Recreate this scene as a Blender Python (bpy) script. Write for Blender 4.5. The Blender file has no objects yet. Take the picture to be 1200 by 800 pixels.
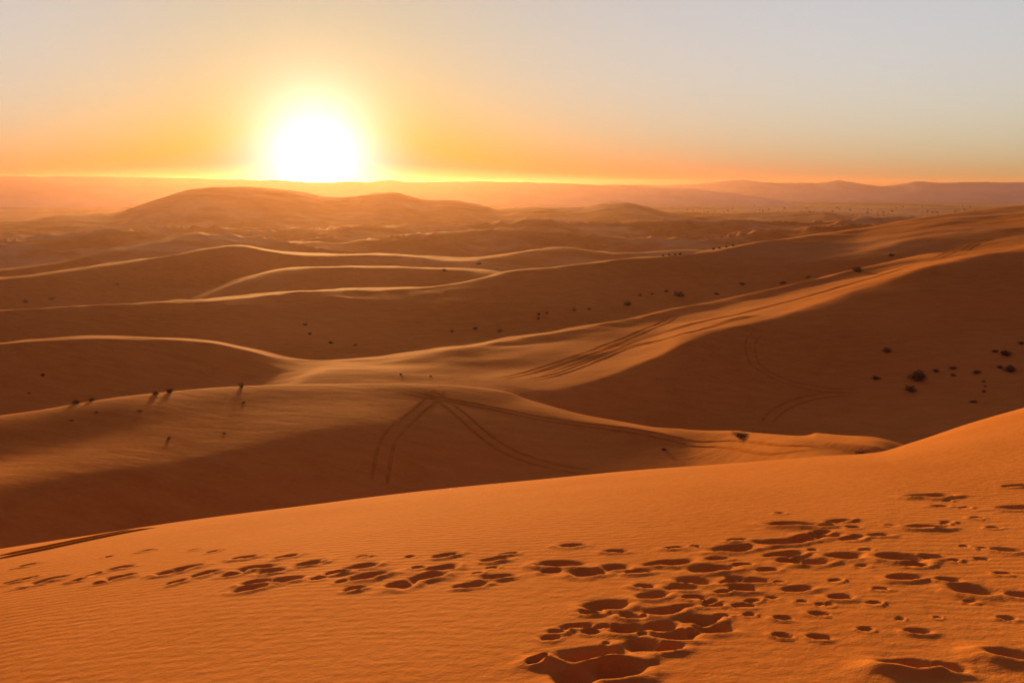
import bpy, bmesh, math, random
import numpy as np
from mathutils import Vector, Matrix

R_ = math.radians
scene = bpy.context.scene
COL = scene.collection

# ------------------------------------------------------------------ camera
FPX = 1152.0                      # focal length in pixels of the 1200 px wide picture
PITCH = R_(8.78)                  # camera looks down by this much
cam_d = bpy.data.cameras.new('camera')
cam_d.sensor_width = 36.0
cam_d.lens = 36.0 * FPX / 1200.0
cam_d.clip_start = 0.1
cam_d.clip_end = 120000.0
cam = bpy.data.objects.new('camera', cam_d)
cam.location = (0, 0, 0)
cam.rotation_euler = (math.pi / 2 - PITCH, 0, 0)
COL.objects.link(cam)
scene.camera = cam

# ------------------------------------------------------------------ sky and sun
SUN_AZ = R_(-11.1)                # left of the view axis (+Y), towards -X
SUN_EL = R_(3.4)
SUN_DIR = Vector((math.sin(SUN_AZ) * math.cos(SUN_EL), math.cos(SUN_AZ) * math.cos(SUN_EL), math.sin(SUN_EL)))

world = bpy.data.worlds.new('World')
scene.world = world
world.use_nodes = True
nt = world.node_tree
nt.nodes.clear()


def N(tree, kind, **kw):
    n = tree.nodes.new(kind)
    for k, v in kw.items():
        if k == 'inp':
            for kk, vv in v.items():
                n.inputs[kk].default_value = vv
        else:
            setattr(n, k, v)
    return n


def math_node(tree, op, a, b=None, c=None):
    n = tree.nodes.new('ShaderNodeMath')
    n.operation = op
    for i, v in enumerate((a, b, c)):
        if v is None:
            continue
        if isinstance(v, (int, float)):
            n.inputs[i].default_value = v
        else:
            tree.links.new(v, n.inputs[i])
    return n.outputs[0]


def mix_rgb(tree, mode, fac, a, b):
    n = tree.nodes.new('ShaderNodeMix')
    n.data_type = 'RGBA'
    n.blend_type = mode
    for s, v in ((n.inputs[0], fac), (n.inputs[6], a), (n.inputs[7], b)):
        if isinstance(v, (int, float)):
            s.default_value = v
        elif isinstance(v, tuple):
            s.default_value = v if len(v) == 4 else v + (1,)
        else:
            tree.links.new(v, s)
    return n.outputs[2]


sky = N(nt, 'ShaderNodeTexSky', sky_type='NISHITA', sun_disc=False, sun_elevation=SUN_EL, sun_rotation=SUN_AZ,
        altitude=700.0, air_density=1.0, dust_density=1.0, ozone_density=1.0)
tc = N(nt, 'ShaderNodeTexCoord')
nrm = N(nt, 'ShaderNodeVectorMath', operation='NORMALIZE')
nt.links.new(tc.outputs['Generated'], nrm.inputs[0])
dot = N(nt, 'ShaderNodeVectorMath', operation='DOT_PRODUCT')
nt.links.new(nrm.outputs[0], dot.inputs[0])
GLOW_EL = R_(1.85)              # glow centre set by hand, lower than the lamp and sky sun
dot.inputs[1].default_value = (math.sin(SUN_AZ) * math.cos(GLOW_EL), math.cos(SUN_AZ) * math.cos(GLOW_EL), math.sin(GLOW_EL))
theta = math_node(nt, 'ARCCOSINE', math_node(nt, 'MINIMUM', dot.outputs['Value'], 1.0))
theta = math_node(nt, 'MULTIPLY', theta, 180 / math.pi)       # degrees from the glow centre


def glow(sig, power):
    x = math_node(nt, 'DIVIDE', theta, sig)
    x = math_node(nt, 'POWER', x, power)
    return math_node(nt, 'EXPONENT', math_node(nt, 'MULTIPLY', x, -1.0))


EXPOSURE = 1.3
SKY_STRENGTH = 0.10
SK = 2.0 ** -EXPOSURE / SKY_STRENGTH


def vscale(col, fac):
    n = N(nt, 'ShaderNodeVectorMath', operation='SCALE')
    if isinstance(col, tuple):
        n.inputs[0].default_value = col
    else:
        nt.links.new(col, n.inputs[0])
    if isinstance(fac, (int, float)):
        n.inputs['Scale'].default_value = fac
    else:
        nt.links.new(fac, n.inputs['Scale'])
    return n.outputs[0]


def vadd(a_, b_, op='ADD'):
    n = N(nt, 'ShaderNodeVectorMath', operation=op)
    for i, v in enumerate((a_, b_)):
        if isinstance(v, tuple):
            n.inputs[i].default_value = v
        else:
            nt.links.new(v, n.inputs[i])
    return n.outputs[0]


sepz = N(nt, 'ShaderNodeSeparateXYZ')
nt.links.new(nrm.outputs[0], sepz.inputs[0])
elev = math_node(nt, 'MULTIPLY', math_node(nt, 'ARCSINE', sepz.outputs['Z']), 180 / math.pi)
elev = math_node(nt, 'MAXIMUM', elev, 0.0)
hz = math_node(nt, 'EXPONENT', math_node(nt, 'DIVIDE', elev, -5.0))          # dust near the horizon
hi_ = math_node(nt, 'SUBTRACT', 1.0, hz)
front = glow(66.0, 4.0)                                                      # sunward half of the sky
back = math_node(nt, 'SUBTRACT', 1.0, front)
dusk = math_node(nt, 'EXPONENT', math_node(nt, 'DIVIDE', elev, -30.0))      # darker towards the zenith
acc = vscale(sky.outputs[0], 0.006)
acc = vadd(acc, vscale((0.58, 0.48, 0.02), math_node(nt, 'MULTIPLY', front, hz)))
acc = vadd(acc, vscale((0.86, 0.95, 1.13), math_node(nt, 'MULTIPLY', math_node(nt, 'MULTIPLY', front, hi_), dusk)))
acc = vadd(acc, vscale((-0.10, -0.277, -0.446), math_node(nt, 'MULTIPLY', glow(20.0, 1.0), hi_)))
acc = vadd(acc, vscale((-0.36, 0.077, -0.18), glow(7.0, 1.0)))
acc = vadd(acc, vscale((-0.52, -0.735, -0.55), math_node(nt, 'MULTIPLY', glow(20.0, 1.0), hz)))
low_e = math_node(nt, 'EXPONENT', math_node(nt, 'DIVIDE', elev, -1.2))
acc = vadd(acc, vscale((-0.9, -1.15, 0.35), math_node(nt, 'MULTIPLY', glow(25.0, 1.0), low_e)))
acc = vadd(acc, (0.01, 0.01, 0.03), 'MAXIMUM')
acc = vadd(acc, vscale((0.155, 0.083, 0.108), back))
# the aureole: sunlight scattered forward by the dust, centred below the sun lamp
acc = vadd(acc, vscale((1.8, 1.5, 1.7), glow(2.8, 1.6)))
acc = vadd(acc, vscale((0.45, 0.14, 0.07), glow(6.0, 1.3)))
acc = vscale(acc, SK)
bg = N(nt, 'ShaderNodeBackground', inp={'Strength': SKY_STRENGTH})
out = N(nt, 'ShaderNodeOutputWorld')
nt.links.new(acc, bg.inputs['Color'])
nt.links.new(bg.outputs[0], out.inputs['Surface'])

sun_d = bpy.data.lights.new('sun', 'SUN')
sun_d.energy = 4.2
sun_d.angle = R_(4.5)             # the dust spreads the low sun
sun_d.color = (1.0, 0.55, 0.18)
sun = bpy.data.objects.new('sun', sun_d)
sun.rotation_euler = SUN_DIR.to_track_quat('Z', 'Y').to_euler()
sun.location = (-20, 90, 30)
COL.objects.link(sun)

scene.view_settings.view_transform = 'Standard'
scene.view_settings.look = 'None'
scene.view_settings.gamma = 1.0
scene.view_settings.exposure = EXPOSURE
scene.render.engine = 'CYCLES'
scene.cycles.use_denoising = True
scene.cycles.max_bounces = 6
scene.cycles.diffuse_bounces = 2
scene.cycles.volume_bounces = 0

# ------------------------------------------------------------------ noise helpers
_rng = np.random.RandomState(7)
_PERM = _rng.permutation(256).astype(np.int64)
_PERM = np.concatenate([_PERM, _PERM, _PERM])
_ang = _rng.uniform(0, 2 * np.pi, 256)
_GX, _GY = np.cos(_ang), np.sin(_ang)


def perlin(x, y):
    xi = np.floor(x).astype(np.int64); yi = np.floor(y).astype(np.int64)
    xf = x - xi; yf = y - yi
    xi &= 255; yi &= 255
    u = xf * xf * xf * (xf * (xf * 6 - 15) + 10)
    v = yf * yf * yf * (yf * (yf * 6 - 15) + 10)

    def g(ix, iy, dx, dy):
        h = _PERM[_PERM[ix & 255] + (iy & 255)]
        return _GX[h] * dx + _GY[h] * dy
    a = g(xi, yi, xf, yf); b = g(xi + 1, yi, xf - 1, yf)
    c = g(xi, yi + 1, xf, yf - 1); d = g(xi + 1, yi + 1, xf - 1, yf - 1)
    return (a + u * (b - a)) * (1 - v) + (c + u * (d - c)) * v


def fbm(x, y, octv=3):
    s = np.zeros_like(x); a = 1.0
    for o in range(octv):
        s += a * perlin(x * 2 ** o + 17.3 * o, y * 2 ** o - 9.1 * o)
        a *= 0.5
    return s


def sstep(a, b, x):
    t = np.clip((x - a) / (b - a), 0, 1)
    return t * t * (3 - 2 * t)


def pchip(xk, yk, x):
    xk = np.asarray(xk, float); yk = np.asarray(yk, float)
    h = np.diff(xk); dl = np.diff(yk) / h
    m = np.zeros_like(yk)
    for i in range(1, len(xk) - 1):
        if dl[i - 1] * dl[i] > 0:
            w1 = 2 * h[i] + h[i - 1]; w2 = h[i] + 2 * h[i - 1]
            m[i] = (w1 + w2) / (w1 / dl[i - 1] + w2 / dl[i])
    m[0] = dl[0]; m[-1] = dl[-1]
    x = np.clip(x, xk[0], xk[-1])
    i = np.clip(np.searchsorted(xk, x) - 1, 0, len(xk) - 2)
    t = (x - xk[i]) / h[i]
    return ((1 + 2 * t) * (1 - t) ** 2 * yk[i] + t * (1 - t) ** 2 * h[i] * m[i]
            + t * t * (3 - 2 * t) * yk[i + 1] + t * t * (t - 1) * h[i] * m[i + 1])


# ------------------------------------------------------------------ survey: bearings and dips read from the photograph
CP, SP = math.cos(PITCH), math.sin(PITCH)


def bearing(px, py):
    """azimuth and tangent of dip of a sight line"""
    cx = (px - 600) / FPX; cy = (400 - py) / FPX
    X = cx; Y = CP + cy * SP; Z = -SP + cy * CP
    return math.atan2(X, Y), Z / math.hypot(X, Y)


# each crest or trough of the dune field: (bearing px, dip px or None, distance m, height m or None)
def crest(px, py, r): return (px, py, r, None)
def low(px, r, z): return (px, None, r, z)


LINES = [
 # 0 shoulder of the near dune
 ('slope', [low(-300, 11, -4.48), low(0, 11, -4.09), low(300, 11, -3.87), low(600, 11, -3.66), low(900, 11.5, -3.42), low(1200, 12.5, -3.14), low(1500, 13.5, -2.7)]),
 # 1 brow of the near dune
 ('brow', [crest(-300, 668, 16), crest(0, 642, 18), crest(200, 613, 19), crest(400, 589.5, 20), crest(600, 568.5, 21), crest(800, 552.5, 22), crest(967, 541, 22.5), crest(1027, 537.5, 22.8), crest(1067, 524, 23.5), crest(1133, 499, 24.5), crest(1200, 478, 25.5), crest(1500, 410, 29)]),
 # 2 foot of the near dune
 ('foot', [low(-300, 38, -19), low(0, 42, -20.5), low(400, 47, -22.0), low(700, 48, -21.6), low(900, 46, -19), low(1050, 42, -16), low(1200, 42, -13), low(1500, 42, -11)]),
 # 3 base of the second dune
 ('face', [crest(-300, 690, 48.5), crest(0, 640, 54.2), crest(200, 613, 58.6), crest(400, 590, 63.2), crest(600, 567, 69.3), crest(700, 558, 71), crest(800, 551, 71.5), crest(950, 541, 62), crest(1050, 541, 55), low(1200, 51, -14.8), low(1500, 51, -13)]),
 # 4 second shoulder on the face
 ('shoulder', [crest(-300, 600, 57), crest(0, 566, 62), crest(133, 547, 64.8), crest(233, 533, 68.2), crest(333, 511, 72.8), crest(420, 495, 77.1), crest(500, 500, 78.4), crest(600, 505, 79.6), crest(700, 516, 79.6), crest(800, 525, 77), crest(950, 528, 65), low(1050, 59, -15.9), low(1200, 54, -15.1), low(1500, 54, -14)]),
 # 5 dip above the shoulder
 ('dip', [crest(-300, 575, 63.5), crest(0, 537, 68.8), crest(167, 503, 74.8), crest(300, 477, 82.2), crest(400, 467, 85.7), crest(500, 472, 86.0), crest(600, 480, 86.3), crest(700, 497, 83.6), crest(800, 514, 79.5), crest(950, 520, 67), low(1050, 61, -16.2), low(1200, 57, -15.4), low(1500, 57, -14.5)]),
 # 6 crest of the second dune
 ('crestB', [crest(-300, 535, 70), crest(0, 488, 78), crest(50, 481, 80), crest(123, 468.5, 83), crest(200, 459, 87), crest(283, 452.5, 90), crest(400, 450.5, 92), crest(480, 450, 93), crest(540, 452.5, 94), crest(590, 459, 93.5), crest(620, 469, 92), crest(683, 486, 88), crest(750, 498, 85), crest(800, 505, 82), crest(867, 508.5, 77), crest(933, 513, 70), crest(983, 518, 66), crest(1033, 524, 63), low(1100, 61, -16.2), low(1200, 60, -15.6), low(1500, 60, -15)]),
 # 7 trough behind it
 ('troughB', [low(-300, 90, -24), low(0, 94, -24), low(200, 98, -24), low(400, 104, -22.8), low(560, 104, -22.8), low(620, 102, -23.6), low(700, 98, -25), low(800, 97, -25.6), low(1000, 98, -25.4), low(1200, 103, -24), low(1500, 110, -22)]),
 # 8 valley floor / crest of the big right dune
 ('crestC', [low(-300, 104, -24), low(0, 106, -24.3), low(200, 110, -24), low(300, 114, -23.8), crest(380, 441, 122), crest(450, 440, 122), crest(540, 441, 121), crest(600, 452, 113), crest(650, 457, 109), crest(700, 444, 113), crest(767, 418, 120), crest(800, 402, 125), crest(850, 388, 133), crest(900, 376, 142), crest(1000, 340, 162), crest(1100, 310, 182), crest(1133, 303, 189), crest(1200, 290, 203), crest(1500, 245, 250)]),
 # 9 behind C
 ('backC', [low(-300, 112, -23), low(0, 118, -23.2), low(200, 122, -23.5), low(300, 126, -24.2), crest(400, 430, 131), crest(460, 429, 131), crest(533, 420.5, 134), crest(600, 408, 142), crest(700, 391.5, 149.5), crest(800, 370, 171), crest(900, 348.5, 187), crest(1000, 326, 199.5), crest(1100, 303.5, 205), crest(1200, 289.5, 211), crest(1500, 250, 258)]),
 # 10 ridge D
 ('crestD', [crest(-300, 420, 125), crest(0, 402.5, 135), crest(43, 397, 136), crest(93, 395, 137), crest(167, 398.5, 138), crest(250, 403.5, 139), crest(300, 412.5, 140), crest(333, 418, 141), crest(383, 421, 142), crest(450, 419.5, 140), crest(533, 410, 140.5), crest(600, 397.5, 148), crest(667, 387, 153), crest(733, 375, 163), crest(800, 361, 179), crest(870, 347, 190), crest(933, 333, 198), crest(1000, 318, 208), crest(1067, 302, 218), crest(1200, 286, 228), crest(1500, 250, 275)]),
 # 11 trough D-E
 ('troughD', [low(-300, 140, -24.5), low(0, 150, -25), low(200, 153, -26.3), low(400, 160, -27.0), low(600, 173, -25.8), low(800, 201, -24.6), low(1000, 236, -19.6), low(1200, 250, -12.5), low(1500, 290, -8)]),
 # 12 lower ridge on the face of E
 ('ridge', [low(-300, 155, -24), low(0, 165, -24.4), low(200, 172, -24.7), low(400, 182, -25.2), low(600, 196, -23.2), low(720, 212, -22.6), crest(800, 343.5, 220), crest(883, 327, 238), crest(933, 313.5, 250), crest(1000, 297.5, 268), crest(1067, 280.5, 285), crest(1130, 271, 296), crest(1200, 262, 308), crest(1500, 225, 360)]),
 # 13 ridge E
 ('crestE', [crest(-300, 375, 175), crest(0, 365.5, 186), crest(67, 360.5, 190), crest(167, 353.5, 196), crest(250, 352, 201), crest(300, 347, 206), crest(350, 342.5, 211), crest(400, 341.5, 215), crest(450, 340, 218), crest(533, 332, 223), crest(600, 318.5, 230), crest(667, 311.5, 238), crest(733, 303.5, 247), crest(800, 299, 257), crest(900, 283, 292), crest(1000, 270.5, 333), crest(1050, 261, 350), crest(1100, 252.5, 370), crest(1200, 241, 405), crest(1500, 215, 480)]),
 # 14 trough behind E
 ('troughE', [low(-300, 195, -28), low(0, 208, -29), low(250, 225, -29), low(400, 242, -29.5), low(600, 258, -28), low(800, 300, -28), low(1000, 390, -27), low(1200, 470, -25), low(1500, 560, -20)]),
 # 15 F
 ('crestF', [low(-300, 225, -32), low(0, 235, -33), low(180, 252, -30.5), crest(240, 346, 262), crest(300, 323.5, 285), crest(343, 315, 296), crest(400, 313.5, 300), crest(467, 313.5, 300), crest(517, 316, 298), crest(567, 318.5, 294), low(620, 290, -26), low(800, 330, -29), low(1000, 430, -28), low(1200, 520, -27), low(1500, 600, -24)]),
 # 16
 ('troughF', [low(-300, 255, -34), low(0, 268, -35), low(200, 290, -34), low(400, 328, -32), low(600, 335, -33), low(800, 380, -34), low(1000, 480, -34), low(1200, 560, -34), low(1500, 640, -30)]),
 # 17 G
 ('crestG', [crest(-300, 335, 300), crest(0, 328, 316), crest(100, 315, 332), crest(200, 300.5, 350), crest(235, 292.5, 357), crest(273, 288.5, 362), crest(317, 295, 366), crest(370, 300, 372), crest(450, 299, 380), crest(540, 306, 385), crest(580, 301, 400), crest(655, 291, 430), crest(720, 297.5, 425), crest(800, 294, 440), low(900, 480, -31), low(1000, 540, -31), low(1200, 620, -34), low(1500, 700, -34)]),
 # 18
 ('troughG', [low(-300, 350, -38), low(0, 370, -38), low(300, 415, -36), low(600, 480, -38), low(800, 490, -38), low(1000, 600, -37), low(1200, 680, -38), low(1500, 760, -38)]),
 # 19 H
 ('crestH', [crest(-300, 325, 410), crest(0, 318, 425), crest(43, 312, 430), crest(117, 297.5, 448), crest(190, 285, 470), crest(260, 279, 490), crest(340, 286, 505), crest(420, 288, 520), crest(500, 281, 540), crest(600, 276, 560), crest(700, 283, 555), crest(800, 286, 555), crest(880, 277, 590), crest(1000, 270, 660), crest(1200, 268, 740), crest(1500, 265, 800)]),
 # 20
 ('troughH', [low(-300, 504, -44), low(0, 525, -44), low(300, 609, -43), low(600, 661, -43), low(900, 693, -43), low(1200, 840, -44), low(1500, 903, -44)]),
 # 21 J
 ('crestJ', [crest(-300, 296, 616), crest(0, 288, 649), crest(120, 276, 682), crest(220, 270, 726), crest(340, 274, 759), crest(430, 268, 770), crest(520, 270, 786), crest(620, 262, 803), crest(720, 265, 814), crest(830, 261, 836), crest(920, 264, 847), crest(1000, 260, 880), crest(1200, 258, 935), crest(1500, 258, 990)]),
 # 22
 ('troughJ', [low(-300, 816, -47), low(0, 852, -47), low(300, 948, -45), low(600, 996, -46), low(900, 1032, -46), low(1200, 1104, -48), low(1500, 1176, -48)]),
 # 23 far hill skyline
 ('crestI', [crest(-300, 262, 1247), crest(0, 259.5, 1305), crest(33, 258, 1312), crest(67, 253.5, 1319), crest(100, 251.5, 1334), crest(127, 251, 1348), crest(183, 233.5, 1392), crest(233, 221, 1421), crest(277, 218.5, 1435), crest(317, 221, 1442), crest(357, 225.5, 1450), crest(377, 229.5, 1450), crest(400, 231, 1450), crest(433, 227.5, 1450), crest(457, 225.5, 1457), crest(477, 228.5, 1457), crest(500, 234.5, 1464), crest(527, 234.5, 1464), crest(550, 237.5, 1464), crest(587, 245, 1464), crest(627, 242.5, 1471), crest(655, 243.5, 1471), crest(683, 243, 1471), crest(707, 238.5, 1464), crest(733, 237, 1464), crest(760, 242.5, 1464), crest(777, 248, 1471), crest(800, 249, 1479), crest(850, 249.5, 1479), crest(933, 248.5, 1493), crest(967, 248.5, 1493), crest(987, 252.5, 1500), crest(1013, 254, 1508), crest(1060, 257, 1522), crest(1200, 258, 1566), crest(1500, 258, 1667)]),
 # 24
 ('backI', [low(-300, 1812, -58), low(300, 1928, -56), low(700, 1957, -57), low(1500, 2102, -58)]),
 # 25
 ('plain', [low(-300, 2380, -60), low(600, 2520, -60), low(1500, 2520, -60)]),
]
# azimuth columns: dense where the photograph looks, sparse all round
A_IN = R_(31.5)
A_OUT = R_(44)


def columns(n_in, n_side=70, n_back=90):
    inner = np.linspace(-A_IN, A_IN, n_in)
    side = A_IN + (A_OUT - A_IN) * (np.arange(1, n_side + 1) / n_side)
    back = np.linspace(A_OUT, 2 * np.pi - A_OUT, n_back)[1:-1]
    return np.concatenate([-side[::-1], inner, side, back])


CA = np.linspace(-np.pi, np.pi, 3601)        # control azimuths, 0.1 degree
KRL = [np.zeros(CA.size)]; KZL = [np.full(CA.size, -1.7)]; NAMES = ['stand']


def gsmooth(a, sig):
    n = int(sig * 3 + 1)
    k = np.exp(-0.5 * (np.arange(-n, n + 1) / sig) ** 2); k /= k.sum()
    p = np.concatenate([a[-n:], a, a[:n]])
    return np.convolve(p, k, 'valid')


back_w = sstep(R_(48), R_(75), np.abs(CA))
GEN_R = [11, 21, 44, 56, 65, 70, 80, 98, 118, 128, 140, 158, 180, 210, 240, 280, 310, 350, 400, 480, 590, 720, 900, 1340, 1900, 2500]
GEN_Z = [-0.8, -1.6, -9, -11, -11.5, -11.8, -12, -17, -17, -16, -15, -20, -19, -16, -23, -22, -27, -23, -32, -27, -36, -31, -42, -34, -57, -60]
for k, (nm, pts) in enumerate(LINES, start=1):
    aa, rr, zz = [], [], []
    for px, py, r, z in pts:
        az, tn = bearing(px, py if py is not None else 450)
        if z is None:
            z = r * tn
        aa.append(az); rr.append(r); zz.append(z)
    ca = np.clip(CA, aa[0], aa[-1])
    kr = pchip(aa, rr, ca); kz = pchip(aa, zz, ca)
    und = 1 + 0.15 * np.sin(CA * 3 + k) + 0.1 * np.sin(CA * 7 + 2.1 * k)
    kr = kr * (1 - back_w) + back_w * GEN_R[k - 1] * 1.0
    kz = kz * (1 - back_w) + back_w * (GEN_Z[k - 1] * (und if k > 3 else 1))
    sg = 2.2 if k < 23 else 1.6
    KRL.append(gsmooth(kr, sg)); KZL.append(gsmooth(kz, sg)); NAMES.append(nm)
# the rounded lip behind each knife crest, tilted to the sun
LIP = {'crestD': (0.06, 0.66), 'crestE': (0.075, 0.62), 'crestF': (0.11, 0.6), 'crestG': (0.12, 0.58), 'crestH': (0.13, 0.56), 'crestJ': (0.12, 0.56), 'ridge': (0.045, 0.6)}
lip_peak = {}
for nm, (wd, sf) in LIP.items():
    i = NAMES.index(nm)
    pk = (KZL[i] > KZL[i - 1]) & (KZL[i] > KZL[i + 1])
    w = gsmooth(pk.astype(float), 8)
    room = KRL[i + 1] - KRL[i]
    vary = np.clip(0.62 + 1.1 * perlin(CA * 9 + 3.1 * i, CA * 0 + 0.37 * i) + 0.5 * perlin(CA * 23 + i, CA * 0 + 0.7), 0.18, 1.35)
    d = np.minimum(vary * wd * KRL[i], (0.42 if nm in ('crestD', 'ridge') else 0.66) * room)
    t_ = d / room
    lin = KZL[i] + (KZL[i + 1] - KZL[i]) * t_
    lipz = KZL[i] - d * sf * np.abs(KZL[i] / KRL[i])
    KRL.insert(i + 1, KRL[i] + d); KZL.insert(i + 1, lin * (1 - w) + lipz * w); NAMES.insert(i + 1, nm + '_lip')
    lip_peak[nm] = w
KR = np.array(KRL); KZ = np.array(KZL)
NK = len(NAMES)
for k in range(1, NK):
    KR[k] = np.maximum(KR[k], KR[k - 1] + 1.0)

# slopes at the lines: monotone cubic, with sharpened crests where the ridge is knife-edged
KH = np.diff(KR, axis=0)
KD = np.diff(KZ, axis=0) / KH
KL = np.zeros_like(KZ); KRt = np.zeros_like(KZ)
for k in range(1, NK - 1):
    d0, d1, h0, h1 = KD[k - 1], KD[k], KH[k - 1], KH[k]
    w1 = 2 * h1 + h0; w2 = h1 + 2 * h0
    same = d0 * d1 > 0
    with np.errstate(all='ignore'):
        m = np.where(same, (w1 + w2) / (w1 / np.where(same, d0, 1) + w2 / np.where(same, d1, 1)), 0.0)
    KL[k] = m; KRt[k] = m
KL[0] = KRt[0] = KD[0]
SHARP = {'crestC': 0.45, 'crestD': 0.6, 'crestE': 0.6, 'crestF': 0.5, 'crestG': 0.55, 'crestH': 0.5, 'crestJ': 0.5, 'crestI': 0.4, 'ridge': 0.3, 'crestB': 0.1}
for k, nm in enumerate(NAMES):
    if nm in SHARP:
        s = SHARP[nm]
        pk = (KD[k - 1] > 0) & (KD[k] < 0)
        w = gsmooth(pk.astype(float), 12)
        KL[k] += w * s * np.maximum(KD[k - 1], 0)
        KRt[k] += w * np.minimum(KD[k], 0) * (0.9 if nm in LIP else 0.12)
    if nm.endswith('_lip'):
        w = lip_peak[nm[:-4]]
        KL[k] = KL[k] * (1 - w) + w * KD[k - 1] * 1.1
        KRt[k] = KRt[k] * (1 - w) + w * np.maximum(KD[k - 1] * 1.6, KD[k])


def set_slope(nm, px0, px1, val, soft=R_(3)):
    k = NAMES.index(nm)
    a0, a1 = bearing(px0, 520)[0], bearing(px1, 520)[0]
    w = sstep(a0 - soft, a0, CA) * (1 - sstep(a1, a1 + soft, CA))
    KL[k] = KL[k] * (1 - w) + w * val
    KRt[k] = KRt[k] * (1 - w) + w * val


set_slope('face', -400, 420, 0.20)
set_slope('shoulder', -400, 420, 0.035, R_(5))
set_slope('crestB', -400, 540, -0.04, R_(4))
set_slope('dip', 380, 640, 0.02, R_(4))


def col_lookup(K, az):
    """linear lookup of every control line at azimuths"""
    f = (np.mod(az + np.pi, 2 * np.pi)) / (2 * np.pi) * (CA.size - 1)
    i = np.clip(np.floor(f).astype(int), 0, CA.size - 2); t = f - i
    return K[:, i] * (1 - t) + K[:, i + 1] * t


def hermite(r, r0, r1, z0, z1, m0, m1):
    h = r1 - r0
    t = np.clip((r - r0) / h, 0, 1)
    return ((1 + 2 * t) * (1 - t) ** 2 * z0 + t * (1 - t) ** 2 * h * m0
            + t * t * (3 - 2 * t) * z1 + t * t * (t - 1) * h * m1)


def relief(X, Y, r):
    """wind-shaped unevenness on top of the surveyed lines"""
    n = 0.05 * fbm(X * 0.10 + 3, Y * 0.10, 2) * sstep(4, 20, r)
    n += 0.55 * fbm(X / 24 + 5, Y / 16, 3) * sstep(97, 140, r) * (1 - 0.3 * sstep(200, 500, r))
    rid = 1 - np.abs(fbm(X / 110 + Y / 300 + 11, Y / 62 - X / 330, 3)) * 2
    rid = np.clip(rid, 0, 1) ** 2
    n += 5.5 * (rid - 0.35) * sstep(400, 600, r) * (1 - sstep(950, 1250, r) * 0.88) * (1 - sstep(1700, 2400, r))
    n += 1.0 * fbm(X / 31 + 2, Y / 24 + 9, 2) * sstep(330, 600, r) * (1 - sstep(1700, 2400, r))
    n += 2.0 * fbm(X / 900, Y / 500, 2) * sstep(2500, 3500, r)
    return n


PITS = []        # filled below, then carved into the near dune


def height(az, r):
    """sand height at azimuth / distance (arrays)"""
    az = np.atleast_1d(np.asarray(az, float)); r = np.atleast_1d(np.asarray(r, float))
    kr = col_lookup(KR, az); kz = col_lookup(KZ, az); kl = col_lookup(KL, az); kt = col_lookup(KRt, az)
    seg = np.clip((r[None, :] >= kr).sum(0) - 1, 0, NK - 2)
    j = np.arange(r.size)
    z = hermite(r, kr[seg, j], kr[seg + 1, j], kz[seg, j], kz[seg + 1, j], kt[seg, j], kl[seg + 1, j])
    return z + relief(r * np.sin(az), r * np.cos(az), r)


def hxy(x, y):
    return float(height(math.atan2(x, y), math.hypot(x, y))[0])


def sight(px, py, rmin, rmax):
    """first point of the sand met by a sight line between two distances"""
    az, tn = bearing(px, py)
    rs = np.linspace(rmin, rmax, 1500)
    d = height(np.full(rs.size, az), rs) - rs * tn
    hit = np.nonzero(d >= 0)[0]
    i = hit[0] if hit.size else int(np.argmax(d))
    r = rs[i]
    return r * math.sin(az), r * math.cos(az), float(height(az, r)[0]), r


# ------------------------------------------------------------------ materials
def new_mat(name):
    m = bpy.data.materials.new(name)
    m.use_nodes = True
    t = m.node_tree
    b = t.nodes['Principled BSDF']
    return m, t, b


def ramp(t, fac, stops):
    n = t.nodes.new('ShaderNodeValToRGB')
    e = n.color_ramp.elements
    while len(e) < len(stops):
        e.new(0.5)
    for el, (p, c) in zip(e, stops):
        el.position = p; el.color = c + (1,)
    t.links.new(fac, n.inputs[0])
    return n.outputs[0]


def noise(t, vec, scale, detail=4, rough=0.55, dist=0.0):
    n = N(t, 'ShaderNodeTexNoise', inp={'Scale': scale, 'Detail': detail, 'Roughness': rough, 'Distortion': dist})
    if vec is not None:
        t.links.new(vec, n.inputs['Vector'])
    return n.outputs[0]


def mapping(t, vec, scale=(1, 1, 1), rot=(0, 0, 0)):
    n = N(t, 'ShaderNodeMapping')
    n.inputs['Scale'].default_value = scale; n.inputs['Rotation'].default_value = rot
    t.links.new(vec, n.inputs['Vector'])
    return n.outputs[0]


SAND_A = (0.50, 0.186, 0.039)
SAND_B = (0.56, 0.215, 0.050)
SAND_C = (0.43, 0.145, 0.027)


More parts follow.
